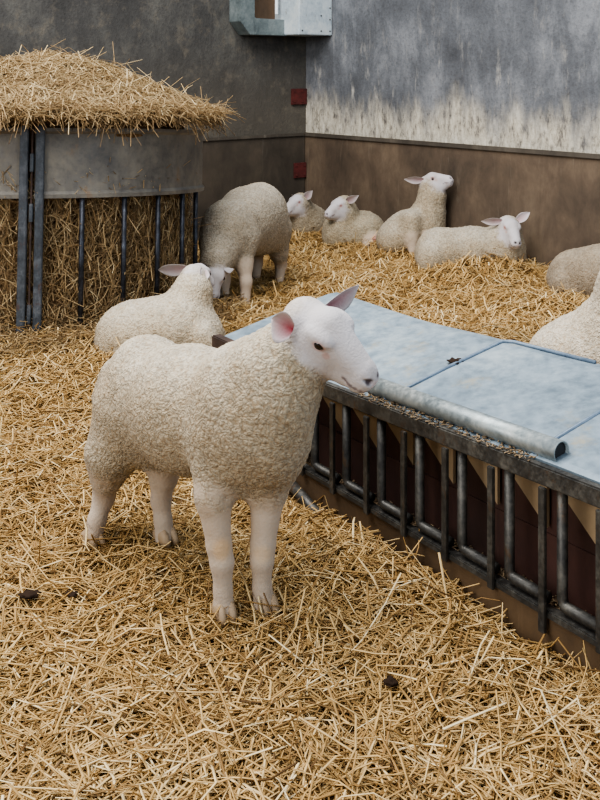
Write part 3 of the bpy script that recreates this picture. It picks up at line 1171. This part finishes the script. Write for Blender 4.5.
def build_sheep(B, base, label, vox, ears=(), eyes=(), paint=(), wool_amp=.004, face=FACE, group=None, cream=CREAM, top=CREAM_TOP, hoofs=(), seed=0):
    V, Fq = B.mesh(vox)
    base = Vector(base)
    # which coat is where
    dw = np.full(len(V), 9.0)
    ds = np.full(len(V), 9.0)
    dl = np.full(len(V), 9.0)
    for q in B.p:
        if q[0] == 'x':
            continue
        e = Blob.ev(q, V)
        if q[6] == 'w':
            dw = np.minimum(dw, e)
        elif q[6] == 's':
            ds = np.minimum(ds, e)
        else:
            dl = np.minimum(dl, e)
    nz = np.array([noise.noise(Vector(v) * 40) for v in V])
    wool = smooth01(np.minimum(ds, dl) - dw + .010 * nz, -.012, .022)
    leg = smooth01(ds - dl, -.01, .01)
    # normals for displacement
    me0 = np_mesh('t', V, Fq)
    nr = np.zeros(len(V) * 3, np.float32)
    me0.vertices.foreach_get('normal', nr)
    bpy.data.meshes.remove(me0)
    nr = nr.reshape(-1, 3)
    z = nr[:, 2]
    sv = Vector((seed, seed * 1.7, 0))
    big = np.array([noise.noise(Vector(v) * 13 + sv) for v in V])
    lock = np.array([noise.turbulence(Vector(v) * 60 + sv, 2, True) for v in V])
    disp = wool * wool_amp * (big * .7 + (lock - .45) * 1.5)
    V = V + nr * disp[:, None]
    # coat colour: fleece paler where it faces up, darker between the locks
    hz = (V[:, 2] - V[:, 2].min()) / (np.ptp(V[:, 2]) + 1e-6)
    cw = np.array(cream)[None] * (1 - .0 * hz[:, None])
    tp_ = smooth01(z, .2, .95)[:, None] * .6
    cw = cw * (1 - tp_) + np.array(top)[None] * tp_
    cw = cw * (1 + .10 * big[:, None]) * (1 - .30 * smooth01(.40 - lock, 0, .3)[:, None])
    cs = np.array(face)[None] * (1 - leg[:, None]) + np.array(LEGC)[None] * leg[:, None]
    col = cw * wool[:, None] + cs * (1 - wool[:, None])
    for (c, r, cc, stg, *snap) in paint:
        if snap:
            c = V[np.argmin(((V - np.array(c)) ** 2).sum(1))]
        dd = np.linalg.norm((V - np.array(c)) / np.array(r), axis=1)
        f = (smooth01(-dd, -1.0, -.45) * stg)[:, None]
        col = col * (1 - f) + np.array(cc)[None] * f
    allV, allF, allC, allW = [V], [Fq], [col], [wool]
    o = len(V)
    for e in ears:
        ev, ef, ec = ear_mesh(**e)
        allV.append(ev)
        allF.append(ef + o)
        allC.append(ec)
        allW.append(np.zeros(len(ev)))
        o += len(ev)
    V = np.concatenate(allV) - np.array(base)
    Fq = np.concatenate(allF)
    col = np.concatenate(allC)
    wl = np.concatenate(allW)
    me = np_mesh('sheep', V, Fq)
    ca = me.color_attributes.new('pig', 'FLOAT_COLOR', 'POINT')
    ca.data.foreach_set('color', np.concatenate([np.clip(col, 0, 1), np.ones((len(col), 1))], 1).astype(np.float32).ravel())
    me.attributes.new('wool', 'FLOAT', 'POINT').data.foreach_set('value', wl.astype(np.float32))
    ob = link_mesh('sheep', me, M['sheep'], None, base, smooth=True)
    tag(ob, label, 'sheep', group)
    for (p, r) in eyes:
        bm = bmesh.new()
        bmesh.ops.create_uvsphere(bm, u_segments=14, v_segments=10, radius=r)
        e = from_bm('eye', bm, M['eye'], ob, Vector(p) - base, smooth=True)
        e['label'] = 'dark eye'
    for (p, q, r) in hoofs:
        p, q = Vector(p), Vector(q)
        fd = (q - p).normalized()
        sd = Vector((-fd.y, fd.x, 0))
        bm = bmesh.new()
        for sgn in (-1, 1):
            c = p + sd * (sgn * r * .46)
            vs = bmesh.ops.create_icosphere(bm, subdivisions=2, radius=1)['verts']
            for v in vs:
                x, y, zz = v.co
                zz = max(zz, -.55)
                hh = 1.0 if zz > 0 else 1.15
                v.co = c + fd * (x * r * 1.3 * hh + (.25 * r if zz < 0 else 0)) + sd * (y * r * .52) + Vector((0, 0, zz * r * 1.1))
        h = from_bm('hoof', bm, M['hoof'], ob, -base, smooth=True)
        h['label'] = 'tan cloven hoof'
    return ob


M['hoof'] = mat_plain('hoof_horn', S(150, 128, 102), .6)
DARKN = S(62, 52, 58)
GREYN = S(132, 118, 124)


def face_paint(P, f, l, u, s, nose=DARKN, eye_rim=True, sides=(-1, 1), closed=False):
    pt = []
    for y in (-1, 1):
        pt.append((P(.158, .014 * y, -.020), (.011 * s,) * 3, nose, .95))
        pt.append((P(.150, .015 * y, -.050), (.009 * s,) * 3, S(150, 128, 130), .55))
        pt.append((P(.125, .026 * y, -.047), (.010 * s,) * 3, S(176, 152, 150), .5))
        if eye_rim:
            pt.append((P(.048, .046 * y, .010), (.019 * s,) * 3, S(186, 150, 146), .75))
            pt.append((P(.050, .048 * y, .011), (.012 * s,) * 3, S(66, 50, 48) if not closed else S(150, 110, 106), .9))
            pt.append((P(.066, .040 * y, -.008), (.012 * s,) * 3, S(170, 136, 130), .6))
    for i in range(7):
        x = .158 - .008 * i
        for y in (-1, 1):
            pt.append((P(x, (.017 + .0045 * i) * y, -.045 + .0008 * i), (.0072 * s,) * 3, S(92, 80, 84), .7, 1))
    pt.append((P(.162, 0, -.032), (.014 * s,) * 3, S(196, 178, 180), .6))
    return pt


# --- the lamb in front, standing three-quarter on, chin over the trough
B = Blob()
hc = W(314, 323, 2.53)
HS = 1.25
fr = frame((.66, -.45, -.60), up=Vector((-.35, .0, 1)))
l_t = Vector((.60, .72, .33))
f_ = Vector((.75, -.45, -.48)).normalized()
l_ = (l_t - f_ * l_t.dot(f_)).normalized()
fr = (f_, l_, f_.cross(l_))
rump, mid, sho = W(150, 400, 3.0), W(190, 409, 2.82), W(246, 418, 2.64)
ax = (sho - rump).normalized()
lat = Vector((-ax.y, ax.x, 0)).normalized()
upv = ax.cross(lat)
Rb = np.array([[ax.x, lat.x, upv.x], [ax.y, lat.y, upv.y], [ax.z, lat.z, upv.z]])
B.el(rump, (.150, .148, .192), Rb, k=.05)
B.el(mid, (.22, .165, .180), Rb, k=.06)
B.el(sho, (.17, .150, .185), Rb, k=.06)
B.el(W(270, 425, 2.55), (.10, .105, .13), Rb, k=.06)                                 # brisket
B.chain([W(254, 392, 2.62), W(277, 372, 2.58), W(292, 352, 2.57)], [.130, .104, .080], k=.06)
B.rc(W(280, 400, 2.54), W(302, 368, 2.54), .088, .060, k=.05)                        # throat
P = add_head(B, hc, fr, HS)
# legs: (front right, front left, hind right, hind left)
L = dict(t='l', k=.014)
B.rc(W(222, 440, 2.62), W(214, 497, 2.57), .085, .050, k=.05)
B.chain([W(213, 492, 2.57), W(219, 545, 2.555), W(222, 562, 2.55), W(223, 590, 2.55), W(224, 612, 2.545)], [.046, .031, .029, .0225, .029], **L)
B.rc(W(270, 440, 2.60), W(268, 490, 2.60), .085, .053, k=.05)
B.chain([W(268, 488, 2.60), W(263, 545, 2.585), W(262, 560, 2.58), W(262, 588, 2.58), W(265, 606, 2.575)], [.047, .031, .029, .0230, .030], **L)
B.chain([W(128, 415, 3.0), W(112, 452, 2.98), W(108, 475, 3.0)], [.11, .070, .052], k=.05)
B.chain([W(107, 468, 2.99), W(104, 497, 3.02), W(97, 520, 3.0), W(92, 540, 2.985)], [.050, .032, .026, .030], **L)
B.chain([W(165, 436, 2.98), W(164, 474, 2.98)], [.09, .046], k=.04)
B.chain([W(164, 470, 2.97), W(161, 500, 2.98), W(163, 520, 2.97), W(165, 537, 2.965)], [.044, .029, .025, .030], **L)
# dock
B.rc(W(112, 374, 3.05), W(101, 398, 3.08), .035, .028, k=.04)
pt = face_paint(P, *fr, HS)
pt += [(W(222, 552, 2.51), (.035, .05, .04), S(190, 158, 118), .6), (W(262, 555, 2.55), (.03, .05, .03), S(200, 172, 136), .4),
       (W(135, 470, 2.95), (.03, .1, .06), S(190, 172, 140), .35)]
earR = dict(base=P(-.010, -.060, .016), tip=W(271, 319, 2.49), inner=Vector((.15, -1, -.2)), width=.060, curl=.55, pink=1.15)
earL = dict(base=P(-.004, .034, .016), tip=W(361, 287, 2.60), inner=Vector((.55, -.75, -.35)), width=.046, curl=.45, pink=.9)
build_sheep(B, (W(180, 560, 2.8).x, 2.78, 0), 'large cream lamb standing in the foreground with its chin at the trough lid', .0048,
            ears=[earR, earL], eyes=[(P(.047, y * .0435, .012), .0118 * HS) for y in (-1, 1)], paint=pt, wool_amp=.0028,
            hoofs=[(W(224, 613, 2.545) + Vector((0, 0, .006)), W(224, 613, 2.545) + Vector((.1, -.25, .006)), .030),
                   (W(266, 607, 2.575) + Vector((0, 0, .006)), W(266, 607, 2.575) + Vector((.12, -.25, .006)), .030),
                   (W(92, 541, 2.985) + Vector((0, 0, .004)), W(92, 541, 2.985) + Vector((.1, -.1, .004)), .030),
                   (W(165, 537, 2.965) + Vector((0, 0, .004)), W(165, 537, 2.965) + Vector((.1, -.12, .004)), .030)])

# --- lamb lying behind it against the ring feeder
B = Blob()
B.el(W(133, 340, 4.92), (.19, .20, .19), k=.06)
B.el(W(172, 336, 4.92), (.22, .20, .205), k=.08)
B.el(W(205, 342, 4.92), (.10, .14, .13), k=.06)
B.chain([W(186, 318, 4.95), W(192, 294, 5.0), W(194, 280, 5.05)], [.120, .092, .070], k=.06)
B.rc(W(203, 340, 4.8), W(214, 347, 4.78), .07, .045, k=.04)
fr = frame((.40, .86, -.30))
hc = W(196, 273, 5.06)
P = add_head(B, hc, fr, 1.0)
ears = [dict(base=P(-.012, .045, .022), tip=W(154, 273, 5.33), inner=Vector((.05, -1, -.1)), width=.052, curl=.3),
        dict(base=P(-.012, -.046, .022), tip=W(203, 281, 4.97), inner=Vector((.6, -.8, .25)), width=.044, curl=.5)]
build_sheep(B, (-.7, 4.92, 0), 'cream lamb lying against the ring feeder, head turned away', .008, ears=ears,
            eyes=[(P(.047, y * .0465, .004), .012) for y in (-1, 1)], paint=face_paint(P, *fr, 1.0), wool_amp=.0045, seed=3)

# --- lamb standing with its head down by the ring feeder
B = Blob()
B.el(W(260, 219, 6.58), (.19, .235, .24), k=.07)
B.el(W(246, 221, 6.40), (.20, .235, .22), k=.08)
B.el(W(229, 231, 6.20), (.18, .20, .20), k=.07)
B.chain([W(222, 246, 6.08), W(216, 262, 5.95)], [.14, .10], k=.06)
fr = frame((-.05, -.35, -.93), up=(0, -.8, .2))
hc = W(216, 270, 5.88)
P = add_head(B, hc, fr, 1.0)
L = dict(t='l', k=.03)
B.rc(W(243, 240, 6.15), W(244, 266, 6.08), .10, .05, k=.05)
B.chain([W(244, 264, 6.08), W(246, 282, 6.04), W(245, 304, 6.02)], [.05, .033, .030], **L)
B.chain([W(222, 250, 6.15), W(224, 280, 6.1), W(224, 303, 6.05)], [.07, .035, .030], **L)
B.rc(W(277, 230, 6.62), W(279, 254, 6.66), .10, .06, k=.05)
B.chain([W(279, 251, 6.66), W(281, 264, 6.70), W(279, 281, 6.66)], [.055, .036, .030], **L)
B.chain([W(256, 245, 6.75), W(257, 262, 6.78), W(256, 277, 6.75)], [.07, .036, .030], **L)
ears = [dict(base=P(-.012, .046, .022), tip=P(-.01, .10, -.03), inner=Vector((-.3, .3, -.9)), width=.04, curl=.5),
        dict(base=P(-.012, -.046, .022), tip=P(-.03, -.15, .0), inner=Vector((-.2, -.8, -.4)), width=.044, curl=.4)]
build_sheep(B, (-.35, 6.3, 0), 'lamb standing beside the ring feeder with its head lowered to the straw', .009, ears=ears,
            eyes=[(P(.047, y * .0465, .004), .012) for y in (-1, 1)], paint=face_paint(P, *fr, 1.0), wool_amp=.0045, seed=5,
            cream=S(154, 145, 130), top=S(190, 182, 168))

# --- lamb lying at the wall, face to us
B = Blob()
B.el(W(440, 255, 6.86), (.175, .19, .19), k=.06)
B.el(W(473, 253, 6.88), (.24, .19, .185), k=.08)
B.el(W(504, 254, 6.86), (.15, .16, .185), k=.07)
B.chain([W(505, 240, 6.84), W(509, 229, 6.82)], [.115, .088], k=.06)
B.el(W(430, 260, 6.74), (.09, .10, .12), k=.04)
fr = frame((.16, -.88, -.40), roll=-.12)
hc = W(509, 225, 6.78)
P = add_head(B, hc, fr, 1.15)
ears = [dict(base=P(-.012, -.046, .020), tip=W(481, 222, 6.80), inner=Vector((-.15, -.9, -.35)), width=.044, curl=.45),
        dict(base=P(-.012, .046, .020), tip=W(530, 212, 6.80), inner=Vector((-.35, -.85, .1)), width=.044, curl=.5)]
build_sheep(B, (1.2, 6.86, 0), 'lamb lying by the right wall with its face towards us, eyes shut', .008, ears=ears,
            paint=face_paint(P, *fr, 1.15, nose=S(40, 32, 36), closed=True), wool_amp=.004, seed=7)

# --- lamb with raised head leaning on the wall
B = Blob()
B.el(W(394, 240, 7.48), (.135, .17, .13), k=.06)
B.el(W(408, 231, 7.50), (.16, .17, .16), k=.08)
B.el(W(428, 224, 7.50), (.13, .15, .19), k=.07)
B.chain([W(430, 208, 7.50), W(432, 196, 7.50), W(431, 186, 7.50)], [.115, .098, .080], k=.05)
B.rc(W(411, 220, 7.38), W(412, 240, 7.33), .075, .045, k=.05)
B.chain([W(412, 236, 7.33), W(413, 252, 7.30)], [.040, .032], k=.03, t='l')
B.chain([W(429, 238, 7.36), W(428, 254, 7.32)], [.05, .035], k=.03, t='l')
fr = frame((.84, -.46, .30), up=(0, 0, 1))
hc = W(429, 181, 7.50)
P = add_head(B, hc, fr, 1.12)
ears = [dict(base=P(-.015, -.046, .018), tip=W(404, 180, 7.48), inner=Vector((-.1, -.9, -.4)), width=.046, curl=.4),
        dict(base=P(-.015, .046, .020), tip=P(-.07, .13, .015), inner=Vector((.3, -.8, .1)), width=.044, curl=.4)]
build_sheep(B, (.86, 7.48, 0), 'lamb sitting up against the wall with its nose raised', .008, ears=ears,
            eyes=[(P(.047, -.0465, .004), .010)], paint=face_paint(P, *fr, 1.12), wool_amp=.004, seed=9)

# --- lamb lying left of it, looking left
B = Blob()
B.el(W(366, 235, 7.95), (.165, .19, .185), k=.06)
B.el(W(352, 234, 7.95), (.17, .18, .18), k=.08)
B.el(W(337, 234, 7.9), (.12, .14, .17), k=.06)
B.chain([W(345, 220, 7.9), W(345, 211, 7.88), W(344, 205, 7.86)], [.11, .09, .075], k=.05)
fr = frame((-.78, -.58, -.25))
hc = W(342, 204, 7.84)
P = add_head(B, hc, fr, 1.08)
B.chain([W(373, 240, 7.78), W(368, 247, 7.70), W(366, 254, 7.66)], [.06, .042, .035], k=.03, t='l')
pt = face_paint(P, *fr, 1.08, closed=True) + [(W(376, 241, 7.72), (.05, .08, .06), S(196, 140, 136), .8)]
ears = [dict(base=P(-.015, .046, .018), tip=W(357, 196, 7.80), inner=Vector((-.3, -.85, -.2)), width=.044, curl=.4),
        dict(base=P(-.015, .02, .020), tip=W(338, 209, 7.70), inner=Vector((-.1, -.9, -.1)), width=.034, curl=.5)]
ears = [dict(base=P(-.012, .046, .020), tip=W(358, 196, 7.72), inner=Vector((-.3, -.85, -.2)), width=.046, curl=.4)]
build_sheep(B, (.41, 7.92, 0), 'lamb lying at the right wall and looking left, behind the straw', .008, ears=ears,
            paint=pt, wool_amp=.004, seed=11, cream=S(160, 150, 130), top=S(180, 170, 150))

# --- lamb in the very corner
B = Blob()
B.el(W(312, 226, 8.35), (.16, .18, .17), k=.06)
B.el(W(302, 222, 8.3), (.15, .17, .17), k=.07)
B.chain([W(302, 212, 8.25), W(301, 203, 8.2)], [.11, .085], k=.05)
fr = frame((-.72, -.66, -.18))
hc = W(300, 201, 8.18)
P = add_head(B, hc, fr, 1.15)
ears = [dict(base=P(-.012, .046, .020), tip=W(312, 191, 8.1), inner=Vector((-.3, -.85, -.2)), width=.046, curl=.4),
        dict(base=P(-.012, -.046, .020), tip=P(-.05, -.14, .0), inner=Vector((-.3, -.85, -.2)), width=.046, curl=.4)]
build_sheep(B, (.06, 8.3, 0), 'lamb lying deepest in the corner, half hidden by the standing lamb', .008, ears=ears,
            paint=face_paint(P, *fr, 1.02, closed=True), wool_amp=.004, seed=13, cream=S(152, 142, 124), top=S(172, 162, 144))

# --- rump of the greyish lamb at the right edge
B = Blob()
B.el(W(580, 279, 6.15), (.20, .20, .185), k=.06)
B.el(W(606, 276, 6.0), (.22, .20, .195), k=.08)
B.el(W(640, 276, 5.85), (.17, .18, .185), k=.08)
B.rc(W(566, 285, 6.05), W(572, 293, 6.0), .09, .07, k=.04)
fr = frame((.55, -.80, -.2))
hc = W(676, 250, 5.6)
B.chain([W(655, 268, 5.75), W(672, 253, 5.62)], [.12, .085], k=.05)
P = add_head(B, hc, fr, 1.0)
ears = [dict(base=P(-.012, y * .046, .020), tip=P(-.03, y * .15, .01), inner=Vector((.2, -.9, -.2)), width=.046, curl=.4) for y in (-1, 1)]
build_sheep(B, (1.8, 6.0, 0), 'greyish fleece of a lamb lying at the right edge of the picture by the wall', .010, ears=ears,
            paint=face_paint(P, *fr, 1.0), wool_amp=.0045, seed=15, cream=S(140, 128, 112), top=S(164, 152, 134))

# --- white fleece behind the trough
B = Blob()
B.el(W(580, 372, 3.95), (.22, .22, .215), k=.06)
B.el(W(618, 366, 3.88), (.22, .23, .26), k=.08)
B.el(W(655, 368, 3.78), (.18, .2, .22), k=.08)
B.chain([W(625, 320, 3.85), W(632, 286, 3.8), W(640, 262, 3.75)], [.15, .115, .085], k=.06)
fr = frame((.8, -.55, -.2))
hc = W(645, 256, 3.72)
P = add_head(B, hc, fr, 1.05)
ears = [dict(base=P(-.012, y * .046, .020), tip=P(-.03, y * .15, .01), inner=Vector((.2, -.9, -.2)), width=.046, curl=.4) for y in (-1, 1)]
build_sheep(B, (1.25, 3.88, 0), 'white woolly lamb lying behind the trough lid, cut off by the right edge', .008, ears=ears,
            eyes=[(P(.047, y * .0465, .004), .012) for y in (-1, 1)], paint=face_paint(P, *fr, 1.05), wool_amp=.0045, seed=17,
            cream=S(178, 168, 152), top=S(202, 195, 182))

# ------------------------------------------------------------------ light
w = bpy.data.worlds.new('barn_daylight')
sc.world = w
w.use_nodes = True
bg = w.node_tree.nodes['Background']
bg.inputs[0].default_value = (.80, .90, 1.0, 1)
bg.inputs[1].default_value = .45


def area(name, loc, target, size, power, col):
    l = bpy.data.lights.new(name, 'AREA')
    l.shape = 'RECTANGLE'
    l.size, l.size_y = size
    l.energy = power
    l.color = col
    o = bpy.data.objects.new(name, l)
    o.location = loc
    o.rotation_euler = (Vector(target) - Vector(loc)).to_track_quat('-Z', 'Y').to_euler()
    COL.objects.link(o)


area('roof_light', (-1.4, 3.6, 5.2), (0.0, 4.2, 0), (3.5, 5.0), 560, (1, .97, .92))
area('open_side', (-5.0, -1.5, 3.6), (.6, 5.5, .3), (4, 2.6), 240, (1, .95, .87))
area('sky_side', (4.2, -.5, 3.2), (0, 3.2, .4), (3, 2.2), 105, (.80, .90, 1))

sc.view_settings.view_transform = 'AgX'
sc.view_settings.look = 'AgX - Medium High Contrast'
sc.view_settings.exposure = 0.42
